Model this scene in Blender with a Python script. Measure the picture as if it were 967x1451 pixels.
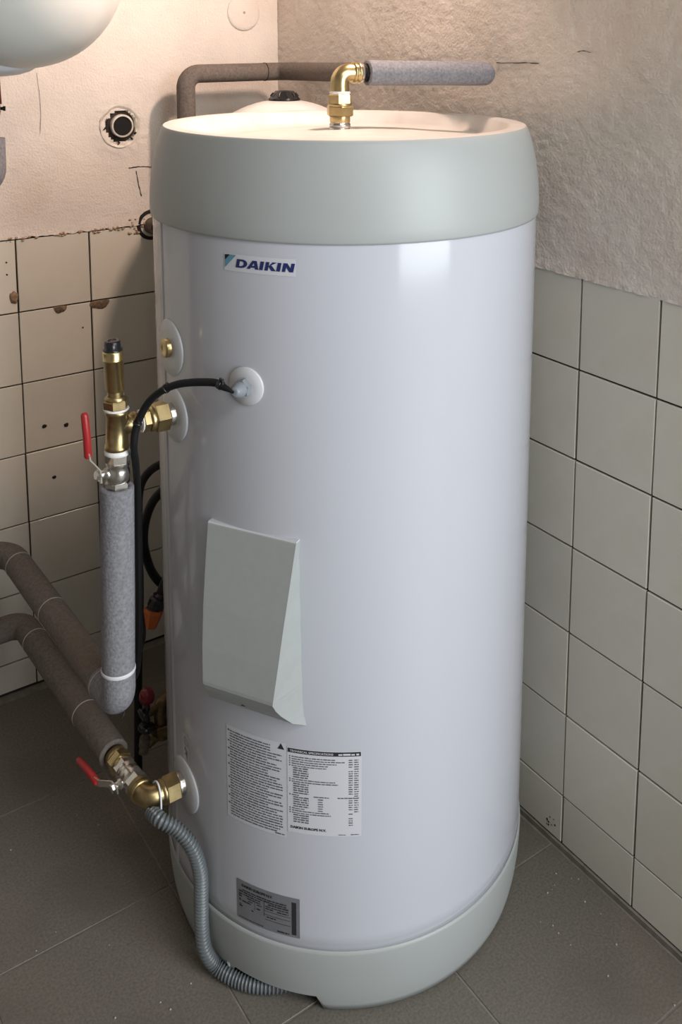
import bpy, math, random
from mathutils import Vector, Matrix, noise
random.seed(7)
PI = math.pi
for o in list(bpy.data.objects): bpy.data.objects.remove(o)
S = bpy.context.scene
COL = S.collection

# ------------------------------------------------------------------ camera
W, H = 967, 1451
CAM = dict(loc=(-.8195, -1.2147, 1.3690), yaw=.6138, pitch=-.14375, roll=.0035, f=1357.03, px=516.6, py=255.8)
def cam_axes():
    y, p, r = CAM['yaw'], CAM['pitch'], CAM['roll']
    f = Vector((math.sin(y)*math.cos(p), math.cos(y)*math.cos(p), math.sin(p)))
    a = Vector((math.cos(y), -math.sin(y), 0)); u = a.cross(f)
    return a*math.cos(r)+u*math.sin(r), -a*math.sin(r)+u*math.cos(r), f
cd = bpy.data.cameras.new('camera'); cam = bpy.data.objects.new('camera', cd); COL.objects.link(cam)
ax, uy, fw = cam_axes()
cam.matrix_world = Matrix(((ax.x, uy.x, -fw.x, CAM['loc'][0]), (ax.y, uy.y, -fw.y, CAM['loc'][1]), (ax.z, uy.z, -fw.z, CAM['loc'][2]), (0, 0, 0, 1)))
cd.sensor_fit = 'VERTICAL'; cd.sensor_height = 36; cd.sensor_width = 24; cd.lens = 36*CAM['f']/H
cd.shift_x = (W/2-CAM['px'])/H; cd.shift_y = (CAM['py']-H/2)/H
cd.clip_start = .02
S.camera = cam

# ------------------------------------------------------------------ world, lights, exposure
wd = bpy.data.worlds.new('world'); S.world = wd; wd.use_nodes = True
bg = wd.node_tree.nodes['Background']; bg.inputs[0].default_value = (.80, .88, 1, 1); bg.inputs[1].default_value = 1.0
vs = S.view_settings; vs.view_transform = 'Standard'; vs.look = 'None'; vs.gamma = 1; vs.use_curve_mapping = False; vs.exposure = 0
def area(name, loc, target, sx, sy, energy, color, shape='RECTANGLE'):
    l = bpy.data.lights.new(name, 'AREA'); l.shape = shape; l.size = sx; l.size_y = sy; l.energy = energy; l.color = color
    o = bpy.data.objects.new(name, l); COL.objects.link(o); o.location = loc
    o.rotation_euler = (Vector(target)-Vector(loc)).to_track_quat('-Z', 'Y').to_euler()
    return o
area('window_daylight', (.55, -2.84, 1.35), (.30, 0, 1.00), 1.65, 1.9, 92, (.92, .96, 1))
area('added_fill', (-.35, -1.75, 2.40), (-.25, -1.0, 0), .9, .5, 16, (1, .97, .95))  # unseen fill added to brighten the right wall
area('wall_lamp_light', (.215, -.06, 1.86), (-.90, .50, 1.50), .10, .10, 13.5, (1, .72, .59), 'DISK')

# ------------------------------------------------------------------ helpers
def P(*a): return Vector(a)
class MB:
    def __init__(s): s.v = []; s.f = []; s.sm = []
    def add(s, vs, fs, smooth=True):
        n = len(s.v); s.v += [tuple(q) for q in vs]; s.f += [tuple(i+n for i in f) for f in fs]; s.sm += [smooth]*len(fs); return s
    def tube(s, path, r, seg=16, caps=True, smooth=True):
        path = [Vector(p) for p in path]; n = len(path); rr = r if isinstance(r, (list, tuple)) else [r]*n
        t = [(path[min(i+1, n-1)]-path[max(i-1, 0)]).normalized() for i in range(n)]
        u = t[0].orthogonal().normalized(); vs = []
        for i in range(n):
            u = (u-t[i]*u.dot(t[i])).normalized(); w = t[i].cross(u)
            vs += [path[i]+(u*math.cos(2*PI*k/seg)+w*math.sin(2*PI*k/seg))*rr[i] for k in range(seg)]
        fs = [(i*seg+k, i*seg+(k+1) % seg, (i+1)*seg+(k+1) % seg, (i+1)*seg+k) for i in range(n-1) for k in range(seg)]
        s.add(vs, fs, smooth)
        if caps:
            s.add(vs[:seg], [tuple(range(seg))[::-1]], False); s.add(vs[-seg:], [tuple(range(seg))], False)
        return s
    def turned(s, a, b, prof, seg=24, smooth=True, phase=0, caps=True):
        """revolve prof [(t along a->b in metres, radius)] about the axis a->b"""
        a = Vector(a); d = (Vector(b)-a).normalized(); u = d.orthogonal().normalized(); w = d.cross(u); vs = []
        for t, r in prof: vs += [a+d*t+(u*math.cos(2*PI*k/seg+phase)+w*math.sin(2*PI*k/seg+phase))*r for k in range(seg)]
        n = len(prof)
        fs = [(i*seg+k, i*seg+(k+1) % seg, (i+1)*seg+(k+1) % seg, (i+1)*seg+k) for i in range(n-1) for k in range(seg)]
        s.add(vs, fs, smooth)
        if caps:
            if prof[0][1] > 1e-5: s.add(vs[:seg], [tuple(range(seg))[::-1]], False)
            if prof[-1][1] > 1e-5: s.add(vs[-seg:], [tuple(range(seg))], False)
        return s
    def hexnut(s, a, b, r, phase=0):
        L = (Vector(b)-Vector(a)).length; c = min(.0018, L*.2)
        return s.turned(a, b, [(0, r*.90), (c, r), (L-c, r), (L, r*.90)], 6, False, phase)
    def box(s, lo, hi):
        x0, y0, z0 = lo; x1, y1, z1 = hi
        return s.add([(x0,y0,z0),(x1,y0,z0),(x1,y1,z0),(x0,y1,z0),(x0,y0,z1),(x1,y0,z1),(x1,y1,z1),(x0,y1,z1)],
                     [(0,3,2,1),(4,5,6,7),(0,1,5,4),(1,2,6,5),(2,3,7,6),(3,0,4,7)], False)
    def mesh(s, name, off=(0,0,0)):
        m = bpy.data.meshes.new(name); o = Vector(off)
        m.from_pydata([tuple(Vector(q)-o) for q in s.v], [], s.f); m.polygons.foreach_set('use_smooth', s.sm); m.update(); return m
ROOTLOC = {}
def base_loc(p):
    while p is not None and p.parent is not None: p = p.parent
    return p.location if p is not None else Vector()
def build(mb, name, mat, parent=None, label=None, origin=None):
    """one mesh object; a child is written in the frame of its thing"""
    off = base_loc(parent) if parent else (Vector(origin) if origin else Vector())
    m = mb.mesh(name, off); m.materials.append(M[mat]); o = bpy.data.objects.new(name, m); COL.objects.link(o)
    if parent: o.parent = parent
    elif origin: o.location = origin
    if label: o['label'] = label
    return o
def tag(o, label, cat, group=None, kind=None):
    o['label'] = label; o['category'] = cat
    if group: o['group'] = group
    if kind: o['kind'] = kind
    return o
def thing(name, loc, label, cat, group=None):
    o = bpy.data.objects.new(name, None); o.empty_display_size = .05; COL.objects.link(o); o.location = loc
    return tag(o, label, cat, group)
def fillet(pts, rad, n=8):
    pts = [Vector(p) for p in pts]; out = [pts[0]]
    for i in range(1, len(pts)-1):
        a = (pts[i-1]-pts[i]).normalized(); b = (pts[i+1]-pts[i]).normalized()
        half = a.angle(b)/2; r = rad[i-1] if isinstance(rad, (list, tuple)) else rad
        L = r/math.tan(half); c = pts[i]+(a+b).normalized()*(r/math.sin(half)); p0 = pts[i]+a*L-c; p1 = pts[i]+b*L-c
        ang = p0.angle(p1); k = p0.cross(p1).normalized()
        for j in range(n+1): out.append(c+Matrix.Rotation(ang*j/n, 3, k) @ p0)
    out.append(pts[-1]); return out
def spline(pts, n=10):
    pts = [Vector(p) for p in pts]; q = [pts[0]*2-pts[1]]+pts+[pts[-1]*2-pts[-2]]; out = []
    for i in range(1, len(q)-2):
        a, b, c, d = q[i-1:i+3]
        for j in range(n):
            t = j/n; out.append(.5*((2*b)+(c-a)*t+(2*a-5*b+4*c-d)*t*t+(3*b-a-3*c+d)*t**3))
    out.append(pts[-1]); return out
def resample(path, step):
    path = [Vector(p) for p in path]; out = [path[0]]; acc = 0
    for a, b in zip(path, path[1:]):
        L = (b-a).length; pos = step-acc
        while pos <= L: out.append(a+(b-a)*(pos/L)); pos += step
        acc = (acc+L) % step
    return out

# ------------------------------------------------------------------ materials
M = {}
def mat(name, col, rough=.5, metal=0, var=0, vscale=20, bump=0, bscale=60, spec=.5, coat=0, dirt=None, dscale=4, damt=0, rnd=0, stretch=None, emit=None, detail=4):
    m = bpy.data.materials.new(name); m.use_nodes = True; nt = m.node_tree; b = nt.nodes['Principled BSDF']; M[name] = m
    b.inputs['Roughness'].default_value = rough; b.inputs['Metallic'].default_value = metal; b.inputs['Specular IOR Level'].default_value = spec
    b.inputs['Coat Weight'].default_value = coat; b.inputs['Coat Roughness'].default_value = .08
    tc = nt.nodes.new('ShaderNodeTexCoord'); src = tc.outputs['Object']
    if stretch:
        mp = nt.nodes.new('ShaderNodeMapping'); mp.inputs['Scale'].default_value = stretch; nt.links.new(src, mp.inputs[0]); src = mp.outputs[0]
    def nz(scale, det=detail):
        n = nt.nodes.new('ShaderNodeTexNoise'); n.inputs['Scale'].default_value = scale; n.inputs['Detail'].default_value = det; nt.links.new(src, n.inputs['Vector']); return n
    rgb = nt.nodes.new('ShaderNodeRGB'); rgb.outputs[0].default_value = (*col, 1); cur = rgb.outputs[0]
    if var:
        n = nz(vscale); mr = nt.nodes.new('ShaderNodeMapRange'); mr.inputs[1].default_value = .3; mr.inputs[2].default_value = .7
        mr.inputs[3].default_value = 1-var; mr.inputs[4].default_value = 1+var; nt.links.new(n.outputs['Fac'], mr.inputs[0])
        mx = nt.nodes.new('ShaderNodeVectorMath'); mx.operation = 'SCALE'; nt.links.new(cur, mx.inputs[0]); nt.links.new(mr.outputs[0], mx.inputs['Scale']); cur = mx.outputs[0]
    if rnd:
        oi = nt.nodes.new('ShaderNodeObjectInfo'); mr = nt.nodes.new('ShaderNodeMapRange'); mr.inputs[3].default_value = 1-rnd; mr.inputs[4].default_value = 1+rnd
        nt.links.new(oi.outputs['Random'], mr.inputs[0])
        mx = nt.nodes.new('ShaderNodeVectorMath'); mx.operation = 'SCALE'; nt.links.new(cur, mx.inputs[0]); nt.links.new(mr.outputs[0], mx.inputs['Scale']); cur = mx.outputs[0]
    if dirt:
        n = nz(dscale, 8); mr = nt.nodes.new('ShaderNodeMapRange'); mr.inputs[1].default_value = .52; mr.inputs[2].default_value = .72; mr.inputs[4].default_value = damt
        nt.links.new(n.outputs['Fac'], mr.inputs[0]); mx = nt.nodes.new('ShaderNodeMix'); mx.data_type = 'RGBA'
        nt.links.new(mr.outputs[0], mx.inputs['Factor']); nt.links.new(cur, mx.inputs['A']); mx.inputs['B'].default_value = (*dirt, 1); cur = mx.outputs['Result']
    nt.links.new(cur, b.inputs['Base Color'])
    if bump:
        n = nz(bscale, 6); bp = nt.nodes.new('ShaderNodeBump'); bp.inputs['Strength'].default_value = bump; bp.inputs['Distance'].default_value = .002
        nt.links.new(n.outputs['Fac'], bp.inputs['Height']); nt.links.new(bp.outputs[0], b.inputs['Normal'])
    if emit:
        b.inputs['Emission Color'].default_value = (*emit[:3], 1); b.inputs['Emission Strength'].default_value = emit[3]
    return m
mat('plaster', (.70, .645, .58), .85, var=.06, vscale=9, bump=.8, bscale=230, spec=.25, dirt=(.52, .42, .33), dscale=6, damt=.35)
mat('plaster_crumb', (.40, .29, .20), .95, var=.35, vscale=160, bump=.8, bscale=200, spec=.2)
mat('tile', (.68, .65, .56), .22, var=.04, vscale=5, rnd=.045, spec=.5, dirt=(.40, .35, .27), dscale=7, damt=.18)
mat('grout', (.045, .035, .027), .95, bump=.4, bscale=300, spec=.2)
mat('tile_clay', (.25, .17, .11), .95, var=.4, vscale=150, bump=.8, bscale=220)
mat('drill_hole', (.02, .013, .01), .95)
mat('floor_tile', (.150, .134, .112), .55, var=.22, vscale=260, rnd=.05, spec=.4, bump=.12, bscale=320, dirt=(.10, .085, .07), dscale=5, damt=.5)
mat('floor_grout', (.21, .19, .16), .9, var=.2, vscale=60)
mat('room_paint', (.30, .29, .27), .9, var=.04, vscale=6)
mat('white_steel', (.47, .485, .525), .13, var=.012, vscale=3, spec=.35, coat=.08)
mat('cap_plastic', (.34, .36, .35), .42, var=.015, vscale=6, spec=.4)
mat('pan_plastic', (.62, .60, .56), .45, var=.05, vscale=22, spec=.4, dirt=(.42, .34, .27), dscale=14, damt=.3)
mat('cover_plastic', (.33, .35, .34), .38, var=.02, vscale=90, spec=.4)
mat('flange_plastic', (.54, .55, .57), .35)
mat('brass', (.50, .395, .20), .30, 1, var=.12, vscale=80)
mat('brass_dull', (.37, .285, .145), .36, 1, var=.2, vscale=90)
mat('nickel', (.62, .60, .56), .26, 1, var=.12, vscale=70)
mat('thread_tape', (.78, .77, .74), .7, bump=.4, bscale=300)
mat('foam', (.205, .205, .218), .95, var=.22, vscale=240, bump=.5, bscale=320, spec=.15)
mat('foam_dusty_dim', (.150, .130, .115), .95, var=.2, vscale=200, bump=.4, bscale=300, spec=.15, dirt=(.18, .14, .105), dscale=9, damt=.6)  # brown dust, with dim light on the back pipes also mixed into the colour
mat('joint_band', (.40, .385, .36), .8)
mat('joint_band_white', (.62, .63, .65), .7)
mat('joint_dark', (.02, .018, .016), .9)
mat('black_rubber', (.009, .009, .010), .45, spec=.25)
mat('black_plastic', (.012, .012, .014), .22)
mat('red_grip', (.33, .018, .018), .35)
mat('red_paint', (.16, .006, .010), .25)
mat('orange_plastic', (.55, .13, .03), .45)
mat('steel_grey', (.45, .47, .48), .35, .3)
mat('gland_grey', (.20, .225, .24), .4)
mat('conduit', (.115, .13, .135), .32, 0, spec=.6)
mat('tank_white', (.74, .735, .715), .28, var=.01, vscale=4)
mat('boiler_white', (.52, .53, .495), .30, var=.01, vscale=4)
mat('pvc_white', (.62, .58, .50), .5, var=.2, vscale=60)
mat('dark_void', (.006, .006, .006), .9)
mat('rust_iron', (.10, .075, .055), .7, var=.4, vscale=120)
mat('sticker', (.55, .56, .59), .45)
mat('ink', (.02, .02, .024), .6)
mat('ink_grey', (.10, .10, .115), .6)
mat('logo_navy', (.012, .022, .11), .4)
mat('logo_black', (.006, .010, .020), .4)
mat('logo_cyan', (.10, .26, .36), .4)
mat('silver_plate', (.24, .245, .265), .38, .35, var=.05, vscale=60)
mat('zip_tie', (.70, .70, .70), .5)
mat('crumbs', (.36, .34, .29), .9)
mat('brass_shaded', (.16, .115, .06), .5, 1, var=.3, vscale=90)  # brass darkened to stand in for the shade behind the heater
mat('lamp_glass', (.9, .8, .7), .4, emit=(1, .72, .5, 2.0))

# ------------------------------------------------------------------ room shell
WX, WY = .3023, .7267          # right wall face x, left wall face y
ZL, ZR, TW, TH = .9746, 1.0051, .15, .1509
CEIL = 2.45; XB = -2.3; YF = -2.9; XR = 1.7; YE = -.95
def struct(mb, name, mt, label, cat='wall'):
    o = build(mb, name, mt); return tag(o, label, cat, kind='structure')
floor = struct(MB().box((XB-.1, YF-.1, -.12), (XR+.1, WY+.12, -.0015)), 'floor', 'floor_grout', 'dark grey granite tiled floor under the water heater', 'floor')
wall_left = struct(MB().box((XB-.1, WY+.004, -.004), (WX+.12, WY+.12, CEIL)), 'wall_left', 'grout', 'wall on the left with beige tiles below and cream plaster above')
wall_right = struct(MB().box((WX+.004, YE, -.004), (WX+.12, WY+.004, CEIL)), 'wall_right', 'grout', 'wall on the right with beige tiles below and rough plaster above')
struct(MB().box((XB-.1, YF-.1, CEIL), (XR+.1, WY+.12, CEIL+.1)), 'ceiling', 'room_paint', 'plain painted ceiling of the utility room', 'ceiling')
struct(MB().box((XB-.1, YF, -.004), (XB, WY+.004, CEIL)), 'wall_back', 'room_paint', 'plain painted wall at the far left of the room')
struct(MB().box((XR, YF, -.004), (XR+.1, YE, CEIL)), 'wall_side', 'room_paint', 'plain painted wall beyond the end of the right wall')
struct(MB().box((WX+.12, YE, -.004), (XR+.1, YE+.1, CEIL)), 'wall_return', 'room_paint', 'short painted wall returning from the right wall')
wx0, wx1, wz0, wz1 = -.32, 1.42, .35, 2.35
mb = MB().box((XB-.1, YF-.1, -.004), (wx0, YF, CEIL)).box((wx1, YF-.1, -.004), (XR+.1, YF, CEIL)).box((wx0, YF-.1, -.004), (wx1, YF, wz0)).box((wx0, YF-.1, wz1), (wx1, YF, CEIL))
struct(mb, 'wall_front', 'room_paint', 'plain painted wall behind the viewer with a window opening')
mb = MB()
for a, b in (((wx0, wz0), (wx0+.05, wz1)), ((wx1-.05, wz0), (wx1, wz1)), ((wx0, wz0), (wx1, wz0+.05)), ((wx0, wz1-.05), (wx1, wz1))):
    mb.box((a[0], YF-.06, a[1]), (b[0], YF-.02, b[1]))
struct(mb, 'window_1', 'boiler_white', 'white window frame in the wall behind the viewer', 'window')

# tiles: one shared bevelled mesh for every size
TILES = {}
def tile_mesh(kind, w, h, mt, th=.006, bev=.0007):
    k = (kind, round(w, 4), round(h, 4))
    if k not in TILES:
        def ring(i, d):
            a, b = w/2-i, h/2-i
            pts = [(-a, -b), (a, -b), (a, b), (-a, b)]
            if kind == 'y': return [(p, d, q) for p, q in pts]          # faces -y
            if kind == 'x': return [(d, -p, q) for p, q in pts]         # faces -x
            return [(p, q, -d) for p, q in pts]                         # faces +z
        vs = ring(0, th)+ring(0, bev)+ring(bev, 0)
        fs = [(i+4*j, (i+1) % 4+4*j, (i+1) % 4+4*j+4, i+4*j+4) for j in (0, 1) for i in range(4)]+[(8, 9, 10, 11)]
        m = bpy.data.meshes.new('tile'); m.from_pydata(vs, [], fs); m.materials.append(M[mt]); m.update(); TILES[k] = m
    return TILES[k]
def put_tile(kind, loc, w, h, parent, mt, name):
    o = bpy.data.objects.new(name, tile_mesh(kind, w, h, mt)); COL.objects.link(o); o.parent = parent
    j = .0005
    o.location = Vector(loc)+Vector((random.uniform(-j, j), random.uniform(-j, j), 0))
    if kind != 'f': o.rotation_euler = (random.uniform(-.003, .003), random.uniform(-.003, .003), random.uniform(-.003, .003))
    return o
G = .0032
rowsL = [ZL-k*TH for k in range(7)]+[.004]
rowsR = [ZR-k*TH for k in range(7)]+[.010]
colsL = [-.3075+k*TW for k in range(-5, 5)]+[WX]
for i in range(len(colsL)-1):
    for j in range(7):
        x0, x1, z1, z0 = colsL[i], colsL[i+1], rowsL[j], rowsL[j+1]
        if x1-x0 < .02: continue
        put_tile('y', ((x0+x1)/2, WY, (z0+z1)/2), x1-x0-G, z1-z0-G, wall_left, 'tile', 'tile')
colsR = [-.2158+k*TW for k in range(-4, 7)]+[WY]
for i in range(len(colsR)-1):
    for j in range(7):
        y0, y1, z1, z0 = colsR[i], colsR[i+1], rowsR[j], rowsR[j+1]
        put_tile('x', (WX, (y0+y1)/2, (z0+z1)/2), y1-y0-G*1.05, z1-z0-G*1.05, wall_right, 'tile', 'tile')
build(MB().box((WX-.003, YE, -.003), (WX+.004, WY, .0085)), 'grout_strip', 'floor_grout', wall_right)
fx = [.010+.287*k for k in range(-5, 2)]; fy = [.404-.302*k for k in range(-1, 7)]
for i in range(len(fx)-1):
    for j in range(len(fy)-1):
        x0, x1 = fx[i], min(fx[i+1], WX-.003); y1, y0 = min(fy[j], WY-.001), fy[j+1]
        if x1-x0 < .02: continue
        put_tile('f', ((x0+x1)/2, (y0+y1)/2, 0), x1-x0-.003, y1-y0-.003, floor, 'floor_tile', 'floor_tile')

# rough plaster above the tiles: displaced sheets
HC = (-.079, 1.191)            # open pipe hole in the left wall
def rough(u, z, seed):
    a = noise.noise((u*45, z*130, seed))*.0006+noise.noise((u*7, z*9, seed+3))*.0006+noise.noise((u*80, z*190, seed+9))*.0006
    p = noise.noise((u*95, z*95, seed+20)); a += -.0022*max(0, p-.45)
    return a
def plaster(side):
    mb = MB(); d = .005
    u0, u1 = ((-1.1, WX) if side == 'l' else (YE, WY)); zb = (ZL-.0005 if side == 'l' else ZR-.0035); zt = 1.66
    nu = int((u1-u0)/d); nz_ = int((zt-zb)/d); vs = []; fs = []
    amp = .9 if side == 'l' else 2.0
    for j in range(nz_+1):
        for i in range(nu+1):
            u = u0+(u1-u0)*i/nu; z = zb+(zt-zb)*j/nz_
            if j == 0: z += (noise.noise((u*60, 0, 5))*.004+.002) if side == 'l' else (noise.noise((u*80, 0, 2))*.0015+.001)
            h = rough(u, z, 1 if side == 'l' else 40)*amp
            e = z-zb
            if e < .03: h += -.0025*(e/.03)+.002+ (noise.noise((u*120, z*120, 8))*.0022*(1-e/.03))
            if side == 'l':
                r = math.hypot(u-HC[0], z-HC[1])
                if r < .075: h += .003*math.sin(PI*min(1, (.075-r)/.035)/2)*(.6+noise.noise((u*90, z*90, 4)))
            vs.append((u, WY-h, z) if side == 'l' else (WX-h, u, z))
    for j in range(nz_):
        for i in range(nu):
            if side == 'l':
                u = u0+(u1-u0)*(i+.5)/nu; z = zb+(zt-zb)*(j+.5)/nz_
                if math.hypot(u-HC[0], z-HC[1]) < .034: continue
            a = j*(nu+1)+i; f = (a, a+1, a+nu+2, a+nu+1); fs.append(f if side == 'l' else f[::-1])
    mb.add(vs, fs)
    if side == 'l': mb.box((XB, WY-.001, zt-.002), (WX, WY+.004, CEIL)).box((XB, WY-.001, zb), (u0, WY+.004, zt))
    else: mb.box((WX-.001, YE, zt-.002), (WX+.004, WY, CEIL))
    return mb
build(plaster('l'), 'plaster', 'plaster', wall_left)
build(plaster('r'), 'plaster', 'plaster', wall_right)
# crumbling plaster edge on top of the left tiles
mb = MB()
for k in range(150):
    x = random.uniform(-.62, .02); z = ZL+random.uniform(-.004, .004)*(1.0 if x < -.08 else 4.0); s = random.uniform(.0015, .0045)
    if x > -.08: s *= 1.3
    mb.turned((x-s, WY-.001, z), (x+s, WY-.001, z+random.uniform(-.002, .002)), [(0, .0002), (s*.6, s*.7), (s*1.5, s*.55), (s*2, .0002)], 5, False)
o = build(mb, 'plaster_crumbs', 'plaster_crumb', wall_left); o['kind'] = 'stuff'
# chips and drill holes in the left tiles
def blob(cx, cz, rx, rz, seed, mt, name, y=WY-.0004, flat_top=False, dy=.0012):
    mb = MB(); n = 18; pts = []
    for k in range(n):
        a = 2*PI*k/n; q = 1+.35*noise.noise((math.cos(a)*1.7, math.sin(a)*1.7, seed))
        dz = math.sin(a)*rz*q
        if flat_top and dz > 0: dz *= .12
        pts.append((cx+math.cos(a)*rx*q, dz+cz))
    mb.add([(cx, y-dy*.2, cz)]+[(a, y-dy*.7, b) for a, b in pts]+[(cx+(a-cx)*1.08, WY+.001, cz+(b-cz)*1.08) for a, b in pts],
           [(0, 1+(k+1) % n, 1+k) for k in range(n)]+[(1+k, 1+(k+1) % n, n+1+(k+1) % n, n+1+k) for k in range(n)])
    return build(mb, name, mt, wall_left)
blob(-.316, .857, .0085, .012, 3, 'tile_clay', 'tile_chip')
blob(-.2242, .8222, .015, .012, 8, 'tile_clay', 'tile_chip', flat_top=True)
blob(-.1385, .8215, .021, .016, 14, 'tile_clay', 'tile_chip', flat_top=True)
for x, z, r in ((-.2671, .5724, .0048), (-.2215, .5647, .0048), (-.2515, .4559, .0045), (-.327, .905, .002), (-.327, .93, .002), (-.178, .77, .0018)):
    blob(x, z, r, r*.8, x*50, 'drill_hole', 'drill_hole', dy=.0006)
mb = MB()
for k in range(10):
    y = -.19-.018*random.random()+k*.002; z = .035+random.uniform(-.006, .008)-k*.0012
    s = random.uniform(.001, .003); mb.turned((WX+.0005, y, z), (WX-.0008, y, z), [(0, s), (.0012, s*.6)], 6, False)
o = build(mb, 'scuff_mark', 'drill_hole', wall_right)
# hairline cracks
def crack(pts, side, w=.0009):
    pts = spline(pts, 5); pts = [p+Vector((random.uniform(-1, 1), 0, random.uniform(-1, 1)))*.0006 if side == 'l' else p+Vector((0, random.uniform(-1, 1), random.uniform(-1, 1)))*.0006 for p in pts]
    build(MB().tube(pts, [w*random.uniform(.4, 1.2) for _ in pts], 5), 'crack', 'drill_hole', wall_left if side == 'l' else wall_right)
yl = WY-.0012; xr = WX-.002
crack([(-.2501, yl, 1.306), (-.2461, yl, 1.24), (-.2486, yl, 1.1835)], 'l', .00035)
crack([(-.0665, yl, 1.1017), (-.04, yl, 1.1035), (-.012, yl, 1.0998)], 'l')
crack([(-.0494, yl, 1.0944), (-.046, yl, 1.07), (-.04, yl, 1.04)], 'l')
crack([(xr, -.0114, 1.3348), (xr, -.07, 1.3359), (xr, -.1102, 1.3356)], 'r')
crack([(xr, -.1917, 1.3555), (xr, -.205, 1.3565), (xr, -.2171, 1.3547)], 'r', .0007)
# open waste pipe in its broken-out socket
root = build(MB().turned((HC[0]-.004, WY-.004, HC[1]), (HC[0]-.004, WY+.1, HC[1]), [(0, .044), (.0015, .0395), (.006, .036), (.02, .031), (.035, .029), (.05, .028)], 40, True, caps=False), 'pipe_socket', 'pvc_white', wall_left)
for v in root.data.vertices:
    n_ = noise.noise(v.co*70); v.co += Vector((n_, 0, noise.noise(v.co*70+Vector((5, 5, 5)))))*.003
wp = MB(); c0 = (HC[0]+.001, WY-.006, HC[1]+.001); c1 = (HC[0]+.001, WY+.08, HC[1]+.001)
wp.turned(c0, c1, [(0, .0205), (0, .0235), (.002, .0245), (.06, .0245)], 32, True, caps=False).turned(c0, c1, [(0, .0205), (.06, .0200)], 32, True, caps=False)
tag(build(wp, 'waste_pipe', 'pvc_white'), 'open end of a white plastic pipe set in a broken hole in the cream wall', 'pipe')
w0 = bpy.data.objects['waste_pipe']
build(MB().turned((c0[0], WY-.003, c0[2]), (c0[0], WY+.03, c0[2]), [(0, 0), (0, .0204), (.018, .0204)], 24, False, caps=False), 'bore_shade_disc', 'dark_void', w0)  # black disc across the pipe mouth stands in for the shade inside
mb = MB()
for k in range(7):
    a = random.uniform(2.6, 6.6); r = random.uniform(.026, .034); x, z = HC[0]+r*math.cos(a), HC[1]+r*math.sin(a)
    mb.tube([(x, WY-.004, z), (x+random.uniform(-.006, .006), WY-.0045, z+random.uniform(-.006, .006)), (x+random.uniform(-.01, .01), WY-.003, z+random.uniform(-.01, .01))], [.0012, .0022, .0008], 6)
build(mb, 'socket_debris', 'drill_hole', wall_left)
# lower stub where plaster meets tile, half behind the heater
st = MB().turned((-.018, WY-.028, .972), (-.018, WY+.03, .972), [(0, .012), (0, .0165), (.004, .018), (.05, .018)], 24, True, caps=False)
stub = tag(build(st, 'pipe_stub', 'rust_iron'), 'rusty capped pipe stub in the wall left of the grey heater lid', 'pipe')
build(MB().turned((-.018, WY-.020, .972), (-.018, WY-.01, .972), [(0, .0122), (.008, .0122)], 20, False), 'stub_plug', 'dark_void', stub)
build(MB().turned((-.018, WY-.002, .974), (-.018, WY+.003, .974), [(0, .026), (0, .031), (.002, .034), (.004, .035)], 28, True, caps=False), 'stub_collar', 'drill_hole', stub)
# plastered round cover high on the left wall
cv = MB().turned((.214, WY-.0045, 1.433), (.214, WY+.003, 1.433), [(0, 0), (0, .030), (.0008, .038), (.003, .0405), (.007, .041)], 40, True, caps=False)
cv = build(cv, 'round_cover', 'plaster', wall_left)
build(MB().turned((.214, WY-.0052, 1.433), (.214, WY, 1.433), [(0, 0), (0, .003), (.004, .003)], 10, False, caps=False), 'cover_screw', 'plaster_crumb', cv)

# ------------------------------------------------------------------ water heater
R = .2923
def cyl(az, z, r=R): a = math.radians(az); return Vector((r*math.cos(a), r*math.sin(a), z))
def lathe(prof, seg=160):
    mb = MB(); vs = []
    for r, z in prof: vs += [(r*math.cos(2*PI*k/seg), r*math.sin(2*PI*k/seg), z) for k in range(seg)]
    mb.add(vs, [(i*seg+k, i*seg+(k+1) % seg, (i+1)*seg+(k+1) % seg, (i+1)*seg+k) for i in range(len(prof)-1) for k in range(seg)]); return mb
heater = thing('water_heater', (0, 0, 0), 'tall white cylindrical water heater with grey lid and base in the corner', 'water heater')
body = build(lathe([(.02, .100), (.285, .100), (R, .106)]+[(R, .106+1.03*k/40) for k in range(1, 41)]), 'body', 'white_steel', heater)
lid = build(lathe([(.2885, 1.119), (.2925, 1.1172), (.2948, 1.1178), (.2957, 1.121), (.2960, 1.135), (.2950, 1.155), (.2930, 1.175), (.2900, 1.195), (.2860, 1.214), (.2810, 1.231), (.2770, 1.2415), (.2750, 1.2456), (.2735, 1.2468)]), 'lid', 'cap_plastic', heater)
build(lathe([(.2735, 1.2468), (.262, 1.2474), (.252, 1.2468), (.248, 1.2445), (.240, 1.228), (.234, 1.2235), (.226, 1.2225), (.18, 1.2265), (.10, 1.2340), (.04, 1.2372), (.0001, 1.2376)]), 'pan', 'pan_plastic', lid, 'shallow dished top of the lid')
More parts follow.
